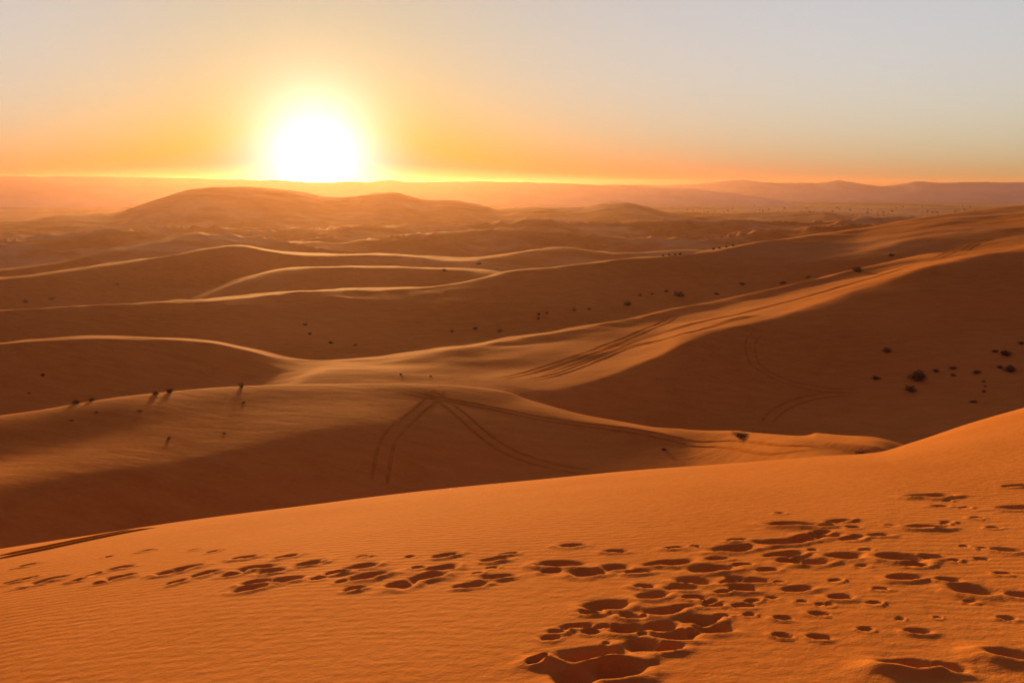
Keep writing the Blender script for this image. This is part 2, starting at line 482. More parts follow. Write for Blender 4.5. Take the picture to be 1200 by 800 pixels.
def sand_near():
    m, t, b = new_mat('rippled_sand')
    pos = N(t, 'ShaderNodeTexCoord').outputs['Object']
    big = noise(t, pos, 0.35, 4)
    fine = noise(t, mapping(t, pos, (1, 1, 1)), 9.0, 5, 0.6)
    grain = noise(t, pos, 260.0, 2, 0.7)
    f = math_node(t, 'ADD', math_node(t, 'MULTIPLY', big, 0.6), math_node(t, 'MULTIPLY', fine, 0.4))
    c = ramp(t, f, [(0.3, SAND_C), (0.5, SAND_A), (0.72, SAND_B)])
    g = math_node(t, 'MULTIPLY_ADD', grain, 0.35, 0.83)
    c = mix_rgb(t, 'MULTIPLY', 1.0, c, g)
    t.links.new(c, b.inputs['Base Color'])
    b.inputs['Roughness'].default_value = 0.95
    b.inputs['Specular IOR Level'].default_value = 0.004
    # wind ripples
    w = N(t, 'ShaderNodeTexWave', wave_type='BANDS', bands_direction='Y', wave_profile='SIN',
          inp={'Scale': 2.5, 'Distortion': 9.0, 'Detail': 3.0, 'Detail Scale': 0.45, 'Detail Roughness': 0.5})
    t.links.new(mapping(t, pos, (1, 1, 1), (0, 0, R_(14))), w.inputs['Vector'])
    patch = ramp(t, noise(t, pos, 0.22, 2), [(0.36, (0.25,) * 3), (0.6, (1.0,) * 3)])
    h = math_node(t, 'MULTIPLY', math_node(t, 'MULTIPLY', w.outputs['Fac'], patch), 0.0032)
    h = math_node(t, 'ADD', h, math_node(t, 'MULTIPLY', noise(t, pos, 42.0, 4, 0.65), 0.0026))
    h = math_node(t, 'ADD', h, math_node(t, 'MULTIPLY', fine, 0.012))
    bp = N(t, 'ShaderNodeBump', inp={'Strength': 1.0, 'Distance': 1.0})
    t.links.new(h, bp.inputs['Height'])
    t.links.new(bp.outputs[0], b.inputs['Normal'])
    return m


def sand_mid():
    m, t, b = new_mat('dune_sand')
    pos = N(t, 'ShaderNodeTexCoord').outputs['Object']
    big = noise(t, pos, 0.03, 4)
    mid = noise(t, mapping(t, pos, (1, 2.2, 1)), 0.35, 5, 0.6)
    fine = noise(t, pos, 2.5, 4, 0.65)
    f = math_node(t, 'ADD', math_node(t, 'MULTIPLY', big, 0.45), math_node(t, 'MULTIPLY', mid, 0.35))
    f = math_node(t, 'ADD', f, math_node(t, 'MULTIPLY', fine, 0.2))
    c = ramp(t, f, [(0.38, SAND_C), (0.5, SAND_A), (0.62, SAND_B)])
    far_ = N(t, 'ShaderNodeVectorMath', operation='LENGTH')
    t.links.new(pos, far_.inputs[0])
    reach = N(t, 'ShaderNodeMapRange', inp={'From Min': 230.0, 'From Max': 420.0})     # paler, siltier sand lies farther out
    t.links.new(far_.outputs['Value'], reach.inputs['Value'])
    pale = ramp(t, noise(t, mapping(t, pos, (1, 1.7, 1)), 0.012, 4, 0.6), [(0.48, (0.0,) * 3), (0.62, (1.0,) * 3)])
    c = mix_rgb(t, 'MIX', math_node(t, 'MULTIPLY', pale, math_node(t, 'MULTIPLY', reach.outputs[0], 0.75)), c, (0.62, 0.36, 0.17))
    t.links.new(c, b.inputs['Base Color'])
    b.inputs['Roughness'].default_value = 0.95
    b.inputs['Specular IOR Level'].default_value = 0.004
    h = math_node(t, 'ADD', math_node(t, 'MULTIPLY', mid, 0.07), math_node(t, 'MULTIPLY', fine, 0.02))
    bp = N(t, 'ShaderNodeBump', inp={'Strength': 1.0, 'Distance': 1.0})
    t.links.new(h, bp.inputs['Height'])
    t.links.new(bp.outputs[0], b.inputs['Normal'])
    return m


def plain_mat():
    m, t, b = new_mat('stony_plain')
    pos = N(t, 'ShaderNodeTexCoord').outputs['Object']
    a = noise(t, mapping(t, pos, (1, 0.5, 1)), 0.0016, 6, 0.62)
    c = ramp(t, a, [(0.36, (0.16, 0.095, 0.06)), (0.47, (0.30, 0.18, 0.11)), (0.6, (0.42, 0.27, 0.17))])
    t.links.new(c, b.inputs['Base Color'])
    b.inputs['Roughness'].default_value = 1.0
    b.inputs['Specular IOR Level'].default_value = 0.0
    return m


def rock_mat():
    m, t, b = new_mat('hazed_rock')
    pos = N(t, 'ShaderNodeTexCoord').outputs['Object']
    a = noise(t, pos, 0.0022, 7, 0.65)
    c = ramp(t, a, [(0.35, (0.34, 0.255, 0.255)), (0.6, (0.46, 0.36, 0.36))])  # pale mauve of the distance haze is partly mixed into this rock colour
    t.links.new(c, b.inputs['Base Color'])
    b.inputs['Roughness'].default_value = 1.0
    b.inputs['Specular IOR Level'].default_value = 0.0
    return m


M_NEAR, M_MID, M_PLAIN, M_ROCK = sand_near(), sand_mid(), plain_mat(), rock_mat()


# ------------------------------------------------------------------ mesh helper
def grid_mesh(name, P, mat, closed=False):
    """P: rows x cols x 3"""
    nr, nc, _ = P.shape
    me = bpy.data.meshes.new(name)
    idx = np.arange(nr * nc).reshape(nr, nc)
    if closed:
        idx = np.concatenate([idx, idx[:, :1]], axis=1)
    q = np.stack([idx[:-1, :-1], idx[:-1, 1:], idx[1:, 1:], idx[1:, :-1]], axis=-1).reshape(-1, 4)
    me.vertices.add(nr * nc)
    me.vertices.foreach_set('co', P.reshape(-1).astype(np.float32))
    me.loops.add(q.size)
    me.loops.foreach_set('vertex_index', q[:, ::-1].reshape(-1).astype(np.int32))
    me.polygons.add(len(q))
    me.polygons.foreach_set('loop_start', (np.arange(len(q)) * 4).astype(np.int32))
    me.update(calc_edges=True)
    me.polygons.foreach_set('use_smooth', np.ones(len(q), bool))
    me.validate()
    me.materials.append(mat)
    o = bpy.data.objects.new(name, me)
    COL.objects.link(o)
    return o


def tag(o, label, cat=None, group=None, kind=None):
    o['label'] = label
    if cat: o['category'] = cat
    if group: o['group'] = group
    if kind: o['kind'] = kind
    return o


# ------------------------------------------------------------------ near dune with its footprints
az = columns(1150)
nc = az.size
R0 = col_lookup(KR, az)
brow = R0[2]
rows = []
fr = np.concatenate([np.linspace(0.1, 3.8, 14)[:-1], ])
rows_r = [np.full(nc, v) for v in fr]
near_n = 430
t = np.linspace(0, 1, near_n)
g = 3.8 * (25.0 / 3.8) ** (t ** 0.92)                 # finer towards the camera
R_near = np.array(rows_r + [np.full(nc, v) for v in g])
far_g = np.linspace(25.0, 45.0, 60)[1:]
R_near = np.concatenate([R_near, np.repeat(far_g[:, None], nc, 1)])
AZ = np.repeat(az[None], R_near.shape[0], 0)
Z = height(AZ.ravel(), R_near.ravel()).reshape(AZ.shape)
X = R_near * np.sin(AZ); Y = R_near * np.cos(AZ)

# footprints read from the photograph: bearing px, dip px, width px
PRINTS = [(12,682,22),(32,678,26),(55,680,40),(32,662,24),(90,680,20),(107,674,22),(140,665,34),(140,676,38),(122,682,24),(127,652,12),(172,645,20),
 (200,670,40),(220,665,36),(207,682,28),(240,672,36),(250,646,20),(228,644,14),(287,653,32),(300,665,40),(275,672,34),(300,682,34),(293,690,40),(320,669,34),(336,679,44),(337,652,34),(362,660,36),
 (372,678,18),(395,671,34),(425,663,44),(432,675,52),(400,682,20),(415,690,28),(425,652,20),(480,652,14),(470,685,44),(500,676,46),(520,665,40),(522,651,36),(490,665,18),(550,686,40),(584,676,40),(580,656,32),(597,649,24),(577,665,18),(560,672,16),
 (655,661,56),(645,670,26),(670,639,34),(720,646,30),(690,671,44),(720,665,40),(748,671,30),(785,660,58),(790,642,26),(815,640,14),
 (862,642,56),(835,667,54),(812,681,46),(795,689,38),(927,614,54),(966,615,36),(985,610,28),(945,631,44),(915,635,50),(965,627,44),(920,650,40),(990,651,46),(952,659,44),(928,658,30),(880,680,40),(858,682,30),(870,691,36),(935,690,38),
 (755,687,26),(765,698,40),(710,709,54),(694,718,30),(778,716,50),(800,711,36),(822,727,48),(836,709,24),(870,710,26),(882,704,18),(735,737,52),(770,735,54),(675,734,44),(655,740,24),(695,741,26),(645,748,24),(750,756,48),(792,745,54),(836,736,50),(780,760,44),(692,768,92),(630,779,28),(722,788,64),(676,797,60),(840,655,30),(870,662,26),(900,668,24),(848,694,24),(815,700,30),(845,722,22),(812,742,26),
 (1090,581,50),(1102,593,22),(1085,618,42),(1192,595,44),(1194,569,34),(1056,653,52),(1092,652,32),(1075,662,30),(1060,677,36),(1112,680,26),(1142,692,48),(1198,697,34),(985,700,30),(1025,707,18),(960,719,26),(917,725,22),(878,720,16),(960,746,30),(917,745,24),(1015,737,18),(1076,740,28),(1180,725,18),(1068,781,66),(1108,783,44),(1180,768,56),
 (1145,607,16),(1045,616,18),(1030,627,26),(1015,644,16),(1000,618,18),(1180,645,34),(1175,672,18),(1110,587,12),(1010,663,18),(1035,690,14),(980,680,16),(905,700,18),(940,705,14),(1150,655,14),(1130,640,12),(1005,628,22)]
rp = np.random.RandomState(21)
for k in range(14):                                   # scuffs between the bigger hollows of the trodden trail
    t_ = rp.rand()
    cx_, cy_ = (660 + 330 * t_, 775 - 158 * t_ ** 0.9)
    PRINTS.append((cx_ + rp.normal(0, 34), cy_ + rp.normal(0, 11), rp.uniform(12, 30)))
for k in range(18):
    PRINTS.append((rp.uniform(900, 1195), rp.uniform(590, 735), rp.uniform(9, 17)))
carve = np.zeros_like(Z); rim = np.zeros_like(Z); soft = np.zeros_like(Z)
row_r = R_near[:, 0]
W1 = perlin(X * 5.3 + 1.7, Y * 5.3); W2 = perlin(X * 14 + 9, Y * 14 + 3)
for (ppx, ppy, wpx) in PRINTS:
    x0, y0, z0, r0 = sight(ppx, ppy, 3.0, 24.0)
    rad = 0.50 * wpx * math.hypot(r0, z0) / FPX
    big = wpx > 60
    ang = rp.uniform(-0.5, 0.5) + (0.25 if ppx < 640 else -0.35)
    a_ = rad * rp.uniform(1.0, 1.12); b_ = rad * rp.uniform(0.62, 0.9)
    D_ = min(0.30 * rad + 0.028, 0.125) * rp.uniform(0.85, 1.15)
    i0, i1 = np.searchsorted(row_r, [r0 - 2.6 * rad, r0 + 2.6 * rad])
    sl = slice(max(i0, 0), i1)
    dx = X[sl] - x0; dy = Y[sl] - y0
    u = dx * math.cos(ang) + dy * math.sin(ang); v = -dx * math.sin(ang) + dy * math.cos(ang)
    vs = v - 0.22 * b_                                   # deepest under the far lip
    q = np.sqrt((u / a_) ** 2 + (np.where(vs > 0, vs / (0.80 * b_), vs / (1.22 * b_))) ** 2) * (1 + 0.30 * W1[sl] + 0.05 * W2[sl])
    m_ = (np.abs(dx) < 2.6 * rad) & (Y[sl] > 0)
    pit = np.where(m_, -D_ * (1 - sstep(0.0, 1.12, q)), 0)
    carve[sl] = np.minimum(carve[sl], pit)
    h_ = D_ * (0.36 if big else 0.2)
    rm = np.where(m_, h_ * np.exp(-((q - 1.25) / 0.34) ** 2) * np.clip(0.45 + 0.9 * W1[sl] + 0.75 * np.clip(-v / b_, -1, 1), 0, 2), 0)
    rim[sl] = np.maximum(rim[sl], rm)
    soft[sl] = np.maximum(soft[sl], np.where(m_, np.exp(-(q / 1.7) ** 2), 0))
for (ppx, ppy, wpx) in ((1040, 787, 60), (1160, 772, 56), (640, 774, 40)):      # heaped sand beside the deepest steps
    x0, y0, z0, r0 = sight(ppx, ppy, 3.0, 24.0)
    rad = 0.5 * wpx * math.hypot(r0, z0) / FPX
    Z = Z + 0.03 * np.exp(-((X - x0) ** 2 + ((Y - y0) * 0.9) ** 2) / rad ** 2) * (1 + 0.5 * W1)
keep = 1 - sstep(0.0, 0.03, -carve)
Z = Z + carve + rim * (0.25 + 0.75 * keep) + soft * 0.012 * (fbm(X * 4.5, Y * 4.5, 3))

P = np.stack([X, Y, Z], axis=-1)
near = grid_mesh('near_dune', P, M_NEAR, closed=True)
tag(near, 'orange rippled sand slope in the foreground, trodden with footprints', kind='structure')

# ------------------------------------------------------------------ dune field, as far as the open plain
az = columns(760, 50, 80)
nc = az.size
kr = col_lookup(KR, az)
SEG = {'foot': 20, 'face': 20, 'shoulder': 22, 'dip': 22, 'crestB': 26, 'troughB': 20, 'crestC': 36, 'backC': 16, 'crestD': 26, 'crestD_lip': 6, 'troughD': 10, 'ridge': 20, 'ridge_lip': 6,
       'crestE': 28, 'crestE_lip': 6, 'troughE': 10, 'crestF': 16, 'crestF_lip': 6, 'troughF': 10, 'crestG': 22, 'crestG_lip': 8, 'troughG': 12, 'crestH': 22, 'crestH_lip': 8, 'troughH': 14, 'crestJ': 24,
       'crestJ_lip': 8, 'troughJ': 18, 'crestI': 40, 'backI': 18, 'plain': 12}
rr = []
start = 28.0
rr.append(np.full(nc, start))
prev = np.full(nc, start)
for k in range(3, NK):
    n = SEG[NAMES[k]]
    tgt = kr[k]
    for i in range(1, n + 1):
        rr.append(prev + (tgt - prev) * i / n)
    prev = tgt
far = 1.06 ** np.arange(1, 21)
for f in far:
    rr.append(prev * f)
RR = np.array(rr)
AZ = np.repeat(az[None], RR.shape[0], 0)
Z = height(AZ.ravel(), RR.ravel()).reshape(AZ.shape)
Z -= 0.06 * (1 - sstep(30, 44, RR))
Z[RR > 2800] = np.minimum(Z[RR > 2800], -55)
P = np.stack([RR * np.sin(AZ), RR * np.cos(AZ), Z], axis=-1)
split = int(sum(SEG[NAMES[k]] for k in range(3, NK - 1)))
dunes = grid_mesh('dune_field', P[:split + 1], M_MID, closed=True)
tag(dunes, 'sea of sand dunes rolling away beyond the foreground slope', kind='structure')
plain = grid_mesh('plain', P[split:], M_PLAIN, closed=True)
tag(plain, 'flat hazy desert plain beyond the dunes', kind='structure')


# ------------------------------------------------------------------ far mountains
def mountains(name, pts, r0, depth, label, seed):
    aa = [bearing(p[0], p[1])[0] for p in pts]
    zz = [r0 * bearing(p[0], p[1])[1] for p in pts]
    n = 420
    a = np.linspace(aa[0], aa[-1], n)
    top = pchip(aa, zz, a)
    m = 40
    u = np.linspace(-1, 1, m)
    RRm = r0 + u[:, None] * depth + np.zeros((m, n))
    AM = np.repeat(a[None], m, 0)
    XM = RRm * np.sin(AM); YM = RRm * np.cos(AM)
    prof = np.clip(1 - np.abs(u), 0, 1)[:, None] ** 0.8
    rel = fbm(XM / 380 + seed, YM / 380, 5)
    body = (top[None] + 62) * prof * (1 + 0.45 * rel * (1 - prof))
    edge = sstep(0, 0.04, (AM - aa[0])) * sstep(0, 0.04, (aa[-1] - AM))
    jag = 6.0 * fbm(XM / 150 + seed, YM / 150, 4) * prof
    ZM = -62 + np.maximum((body + jag) * edge, 0)
    o = grid_mesh(name, np.stack([XM, YM, ZM], axis=-1), M_ROCK)
    return tag(o, label, kind='structure')


mountains('mountain_range', [(560, 217), (640, 215.5), (720, 216), (800, 216.5), (830, 214), (850, 212), (870, 210), (895, 212.5), (930, 214), (960, 214), (983, 211), (1000, 214), (1030, 217.5), (1060, 215), (1075, 212.5), (1100, 214), (1140, 213), (1200, 213.5), (1300, 211), (1500, 214)],
          5800, 800, 'low jagged mountain range fading into haze on the right horizon', 3.0)
mountains('plateau', [(-350, 203), (-100, 204), (0, 205.5), (100, 206.5), (200, 208), (300, 210.5), (380, 213), (430, 213), (455, 210.5), (475, 213), (560, 212), (600, 213), (700, 216), (770, 218.5), (830, 223), (890, 231), (960, 243)],
          4200, 600, 'long flat-topped plateau fading into haze below the sun', 8.0)

# ------------------------------------------------------------------ tyre tracks
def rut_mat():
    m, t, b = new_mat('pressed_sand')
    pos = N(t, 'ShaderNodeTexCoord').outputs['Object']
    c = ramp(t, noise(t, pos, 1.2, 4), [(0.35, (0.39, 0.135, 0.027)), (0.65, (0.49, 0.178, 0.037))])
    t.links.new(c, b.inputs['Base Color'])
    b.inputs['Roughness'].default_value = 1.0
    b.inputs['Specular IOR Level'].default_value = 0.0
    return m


M_RUT = rut_mat()


def smooth_path(pts, step):
    p = np.array(pts, float)
    d = np.concatenate([[0], np.cumsum(np.hypot(*np.diff(p, axis=0).T))])
    n = max(int(d[-1] / step), 4)
    s_ = np.linspace(0, d[-1], n)
    q = np.stack([pchip(d, p[:, 0], s_), pchip(d, p[:, 1], s_)], axis=1)
    return q


def tyre_track(pix, rmin, rmax, label, gauge=1.1, width=0.22, lift=0.03, group=None, berm=0.03):
    pts = []
    for (a_, b_) in pix:
        x, y, z, r = sight(a_, b_, rmin, rmax)
        if not pts or math.hypot(x - pts[-1][0], y - pts[-1][1]) > 0.4:
            pts.append((x, y))
    q = smooth_path(pts, 0.3)
    tg = np.gradient(q, axis=0); tg /= np.linalg.norm(tg, axis=1)[:, None] + 1e-9
    nr_ = np.stack([-tg[:, 1], tg[:, 0]], axis=1)
    wob = 0.05 * perlin(q[:, 0] * 0.3, q[:, 1] * 0.3)
    verts, faces = [], []
    prof = ((-0.5, -0.03), (-0.36, 1.0), (-0.22, 0.15), (0.22, 0.15), (0.36, 1.0), (0.5, -0.03))
    nn = len(q)
    fade = np.minimum(np.minimum(np.arange(nn), np.arange(nn)[::-1]) / (0.12 * nn), 1.0)      # blown over at both ends
    deep = (0.55 + 0.9 * np.clip(fbm(q[:, 0] * 0.16 + 4, q[:, 1] * 0.16, 2) + 0.35, 0, 1)) * fade
    sink = lift * 2.2 * (1 - fade) + 0.05 * np.clip(-fbm(q[:, 0] * 0.09, q[:, 1] * 0.09 + 7, 2) - 0.25, 0, 1)
    offs = (-gauge / 2, gauge / 2) if gauge > 0 else (0,)
    for side in offs:
        base = len(verts)
        for (o_, hgt) in prof:
            xy = q + nr_ * (side + o_ * width * 1.5 + wob)[:, None] if np.ndim(side + o_ * width * 1.5 + wob) else q
            r = np.hypot(xy[:, 0], xy[:, 1])
            z = height(np.arctan2(xy[:, 0], xy[:, 1]), r) + lift + hgt * berm * deep - sink
            if hgt < 0:
                z -= lift + 0.03
            verts += [(float(a_), float(b_), float(c_)) for a_, b_, c_ in zip(xy[:, 0], xy[:, 1], z)]
        n = len(q); k = len(prof)
        for j in range(k - 1):
            for i in range(n - 1):
                faces.append((base + j * n + i, base + j * n + i + 1, base + (j + 1) * n + i + 1, base + (j + 1) * n + i))
    me = bpy.data.meshes.new('tyre_track')
    me.from_pydata(verts, [], faces)
    me.polygons.foreach_set('use_smooth', np.ones(len(faces), bool))
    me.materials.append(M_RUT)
    o = bpy.data.objects.new('tyre_track', me)
    COL.objects.link(o)
    return tag(o, label, kind='structure')


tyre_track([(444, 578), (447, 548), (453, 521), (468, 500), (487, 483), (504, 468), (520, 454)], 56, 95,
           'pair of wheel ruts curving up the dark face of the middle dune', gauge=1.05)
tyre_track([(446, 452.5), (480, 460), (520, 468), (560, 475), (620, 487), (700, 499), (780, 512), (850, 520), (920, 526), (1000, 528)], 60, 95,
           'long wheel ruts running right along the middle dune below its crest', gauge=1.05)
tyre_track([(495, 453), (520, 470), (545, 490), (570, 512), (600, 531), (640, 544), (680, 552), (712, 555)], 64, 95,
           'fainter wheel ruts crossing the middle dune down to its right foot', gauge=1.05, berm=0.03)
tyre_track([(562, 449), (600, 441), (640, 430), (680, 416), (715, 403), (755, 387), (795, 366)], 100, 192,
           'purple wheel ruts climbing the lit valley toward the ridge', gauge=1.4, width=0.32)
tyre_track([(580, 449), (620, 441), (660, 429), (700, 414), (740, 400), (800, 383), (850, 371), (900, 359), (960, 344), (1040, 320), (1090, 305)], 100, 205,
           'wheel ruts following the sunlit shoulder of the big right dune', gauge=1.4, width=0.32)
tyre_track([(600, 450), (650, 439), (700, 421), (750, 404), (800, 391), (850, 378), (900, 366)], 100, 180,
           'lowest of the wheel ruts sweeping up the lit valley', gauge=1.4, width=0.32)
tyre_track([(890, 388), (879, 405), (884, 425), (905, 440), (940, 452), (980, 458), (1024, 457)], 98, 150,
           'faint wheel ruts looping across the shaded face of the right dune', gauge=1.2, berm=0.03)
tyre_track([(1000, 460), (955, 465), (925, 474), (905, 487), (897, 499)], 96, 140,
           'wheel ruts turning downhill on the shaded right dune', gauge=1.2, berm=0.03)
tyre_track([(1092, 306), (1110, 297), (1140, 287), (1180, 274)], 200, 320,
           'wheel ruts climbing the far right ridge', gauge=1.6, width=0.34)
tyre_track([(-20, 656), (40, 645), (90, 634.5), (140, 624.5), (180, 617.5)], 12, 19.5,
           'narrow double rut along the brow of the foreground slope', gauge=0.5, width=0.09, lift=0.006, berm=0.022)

# ------------------------------------------------------------------ desert shrubs
def plant_mat(name, c0, c1):
    m, t, b = new_mat(name)
    oi = N(t, 'ShaderNodeObjectInfo')
    pos = N(t, 'ShaderNodeTexCoord').outputs['Object']
    f = math_node(t, 'ADD', math_node(t, 'MULTIPLY', noise(t, pos, 6.0, 2), 0.7), math_node(t, 'MULTIPLY', oi.outputs['Random'], 0.3))
    t.links.new(ramp(t, f, [(0.3, c0), (0.7, c1)]), b.inputs['Base Color'])
    b.inputs['Roughness'].default_value = 0.85
    b.inputs['Specular IOR Level'].default_value = 0.1
    return m


M_TWIG = plant_mat('dry_twig', (0.12, 0.070, 0.035), (0.20, 0.12, 0.06))
M_LEAF = plant_mat('desert_leaf', (0.13, 0.075, 0.032), (0.22, 0.13, 0.055))
M_TRUNK = plant_mat('tree_bark', (0.06, 0.045, 0.03), (0.10, 0.07, 0.05))
M_CROWN = plant_mat('tree_foliage', (0.050, 0.045, 0.022), (0.085, 0.075, 0.035))


def twig_mesh(name, seed, n, rad, hgt, droop, thick):
    """radiating tapered stalks, unit width 1 m"""
    rd = random.Random(seed)
    v, f = [], []
    for i in range(n):
        a_ = rd.uniform(0, 2 * math.pi); lean = rd.uniform(0.15, 1.0) ** 0.7
        L = rd.uniform(0.6, 1.0)
        dx, dy = math.cos(a_), math.sin(a_)
        bx_, by_ = rd.gauss(0, 0.07) * rad * 2, rd.gauss(0, 0.07) * rad * 2
        px_, py_ = -dy, dx
        pts = []
        for k in range(5):
            t_ = k / 4
            out_ = rad * lean * L * t_ ** (1.0 + 0.3 * lean)
            zz = hgt * L * (t_ * (1.15 - 0.75 * lean * droop * t_)) * (1.1 - 0.45 * lean)
            pts.append((bx_ + dx * out_ + rd.gauss(0, 0.008), by_ + dy * out_ + rd.gauss(0, 0.008), zz - (0.04 if k == 0 else 0)))
        b0 = len(v)
        for k, p in enumerate(pts):
            w = thick * (1 - 0.75 * k / 4)
            v += [(p[0] - px_ * w, p[1] - py_ * w, p[2]), (p[0] + px_ * w, p[1] + py_ * w, p[2]), (p[0] + dx * w, p[1] + dy * w, p[2] - w)]
        for k in range(4):
            for (s0, s1) in ((0, 1), (1, 2), (2, 0)):
                f.append((b0 + k * 3 + s0, b0 + k * 3 + s1, b0 + k * 3 + 3 + s1, b0 + k * 3 + 3 + s0))
    me = bpy.data.meshes.new(name)
    me.from_pydata(v, [], f)
    me.materials.append(M_TWIG)
    return me


def leaf_mesh(name, seed, n, rad, hgt, size, mat, low_=0.1, clumps=7):
    rd = random.Random(seed)
    v, f = [], []
    cl = []
    for i in range(clumps):
        a_ = rd.uniform(0, 2 * math.pi); q_ = rad * rd.uniform(0.1, 0.75)
        cl.append((math.cos(a_) * q_, math.sin(a_) * q_, hgt * rd.uniform(0.25, 0.8), rd.uniform(0.5, 1.0)))
    for i in range(n):
        c = rd.choice(cl)
        sp = rad * 0.42 * c[3]
        p = Vector((c[0] + rd.gauss(0, sp * 0.6), c[1] + rd.gauss(0, sp * 0.6), max(low_ * hgt, c[2] + rd.gauss(0, hgt * 0.16))))
        n_ = Vector((rd.gauss(0, 1), rd.gauss(0, 1), rd.gauss(0.3, 1))).normalized()
        t1 = n_.orthogonal().normalized() * size * rd.uniform(0.6, 1.3)
        t2 = n_.cross(t1).normalized() * size * rd.uniform(0.3, 0.6)
        b0 = len(v)
        v += [tuple(p - t1), tuple(p + t2 + n_ * size * 0.15), tuple(p + t1), tuple(p - t2 + n_ * size * 0.15)]
        f.append((b0, b0 + 1, b0 + 2, b0 + 3))
    me = bpy.data.meshes.new(name)
    me.from_pydata(v, [], f)
    me.materials.append(mat)
    return me


TWIGS = [twig_mesh('twigs', 10 + i, 150, 0.52, (0.75, 0.55, 0.42)[i], (0.7, 0.9, 1.1)[i], 0.010) for i in range(3)]
LEAVES = [leaf_mesh('foliage', 30 + i, 430, 0.46, (0.62, 0.48, 0.36)[i], 0.045, M_LEAF) for i in range(3)]
rs_ = random.Random(5)
SHRUB_LABEL_COUNT = {}


def shrub(px, py, rmin, rmax, wpx, kind, label, group, tall=1.0, parts=True):
    x, y, z, r = sight(px, py, rmin, rmax)
    wid = 0.88 * wpx * math.hypot(r, z) / FPX
    o = bpy.data.objects.new('desert_shrub', None)
    o.empty_display_size = 0.2
    COL.objects.link(o)
    o.location = (x, y, z - 0.03 * wid)
    o.rotation_euler = (0, 0, rs_.uniform(0, 6.28))
    o.scale = (wid, wid, wid * tall * rs_.uniform(0.65, 0.9))
    for nm, me in (('twigs', TWIGS[kind]), ('foliage', LEAVES[kind])):
        c = bpy.data.objects.new(nm, me)
        COL.objects.link(c)
        c.parent = o
    tag(o, label, 'shrub', group)
    return o


GB = 'shrubs on the crest of the middle dune'
for a_ in [
    (89, 471, 74, 84, 15, 1, 'low dark shrub leftmost of all on the middle dune crest', GB),
    (107, 469.5, 74, 85, 11, 1, 'small dark shrub right beside the leftmost one on the middle dune crest', GB),
    (182, 462.5, 76, 88, 13, 1, 'dark bushy shrub, left one of the close pair on the middle dune crest', GB),
    (199, 460, 76, 89, 12, 0, 'dark shrub, right one of the close pair on the middle dune crest', GB),
    (283, 454, 80, 92, 9, 0, 'lone upright shrub standing on the middle dune crest', GB, 1.5),
    (84, 493, 66, 80, 8, 2, 'small dry tuft on the sunlit left end of the middle dune', GB),
    (113, 483.5, 66, 82, 7, 2, 'tiny tuft just below the leftmost crest shrubs', GB),
    (164, 482, 66, 84, 8, 2, 'flat tuft on the sunlit band below the close pair of shrubs', GB),
    (285, 472, 70, 90, 7, 2, 'tiny tuft on the dark band below the lone upright shrub', GB),
    (198, 514, 60, 80, 8, 2, 'small tuft on the second lit band of the middle dune', GB),
    (263, 508, 60, 84, 7, 2, 'faint tuft higher on the second lit band of the middle dune', GB),
    (778, 527, 60, 82, 11, 2, 'greenish tuft on the lit right flank of the middle dune', GB),
    (870, 511, 60, 80, 34, 2, 'wide low shrub sprawling over the right end of the middle dune crest', GB, 0.7),
    (1009, 537, 50, 68, 22, 0, 'dry straw-like tuft rising behind the brow of the foreground slope', GB, 1.0),
    (1058, 527, 50, 66, 14, 2, 'low dark tuft tucked behind the foreground brow on the right', GB),
]:
    shrub(*a_)
GC = 'shrubs on the shaded face of the right dune'
for a_ in [
    (1076, 445, 98, 170, 30, 1, 'largest dark shrub on the shaded face of the right dune', GC),
    (1067, 458, 98, 170, 20, 2, 'dark shrub just below the largest one on the right dune face', GC),
    (1027, 444, 98, 170, 13, 2, 'isolated dark shrub left of the largest one on the right dune face', GC),
    (1039, 412, 98, 170, 16, 2, 'faint low shrub alone high on the shaded right dune face', GC),
    (1097, 435, 98, 170, 11, 2, 'small tuft right above the largest shrub on the right dune face', GC),
    (1116, 432, 98, 180, 12, 2, 'small tuft second to the right of the largest shrub', GC),
    (1117, 440, 98, 180, 9, 2, 'tiny tuft under the second tuft right of the largest shrub', GC),
    (1144, 437, 98, 180, 14, 2, 'dark tuft midway between the largest shrub and the frame edge', GC),
    (1172, 431, 98, 190, 10, 2, 'small tuft left of the dark pair near the right edge', GC),
    (1184, 435, 98, 190, 20, 1, 'dark shrub near the right edge, lower of the edge shrubs', GC),
    (1179, 416, 98, 190, 18, 1, 'dark shrub near the right edge, upper of the edge shrubs', GC),
    (1166, 412, 98, 190, 10, 2, 'small tuft touching the upper edge shrub from the left', GC),
    (1197, 403, 98, 195, 10, 2, 'tuft at the right edge of the picture, highest on the right dune face', GC),
    (1153, 447, 98, 180, 7, 2, 'upper speck of the little column of tufts below the right shrubs', GC),
    (1154, 453, 98, 180, 6, 2, 'middle speck of the little column of tufts below the right shrubs', GC),
    (1153, 459, 98, 180, 7, 2, 'lowest speck of the little column of tufts below the right shrubs', GC),
    (1140, 471, 98, 170, 12, 2, 'thin tuft lowest on the right dune face above the foreground brow', GC, 0.6),
]:
    shrub(*a_)
GE = 'shrubs in the valley below the long ridge'
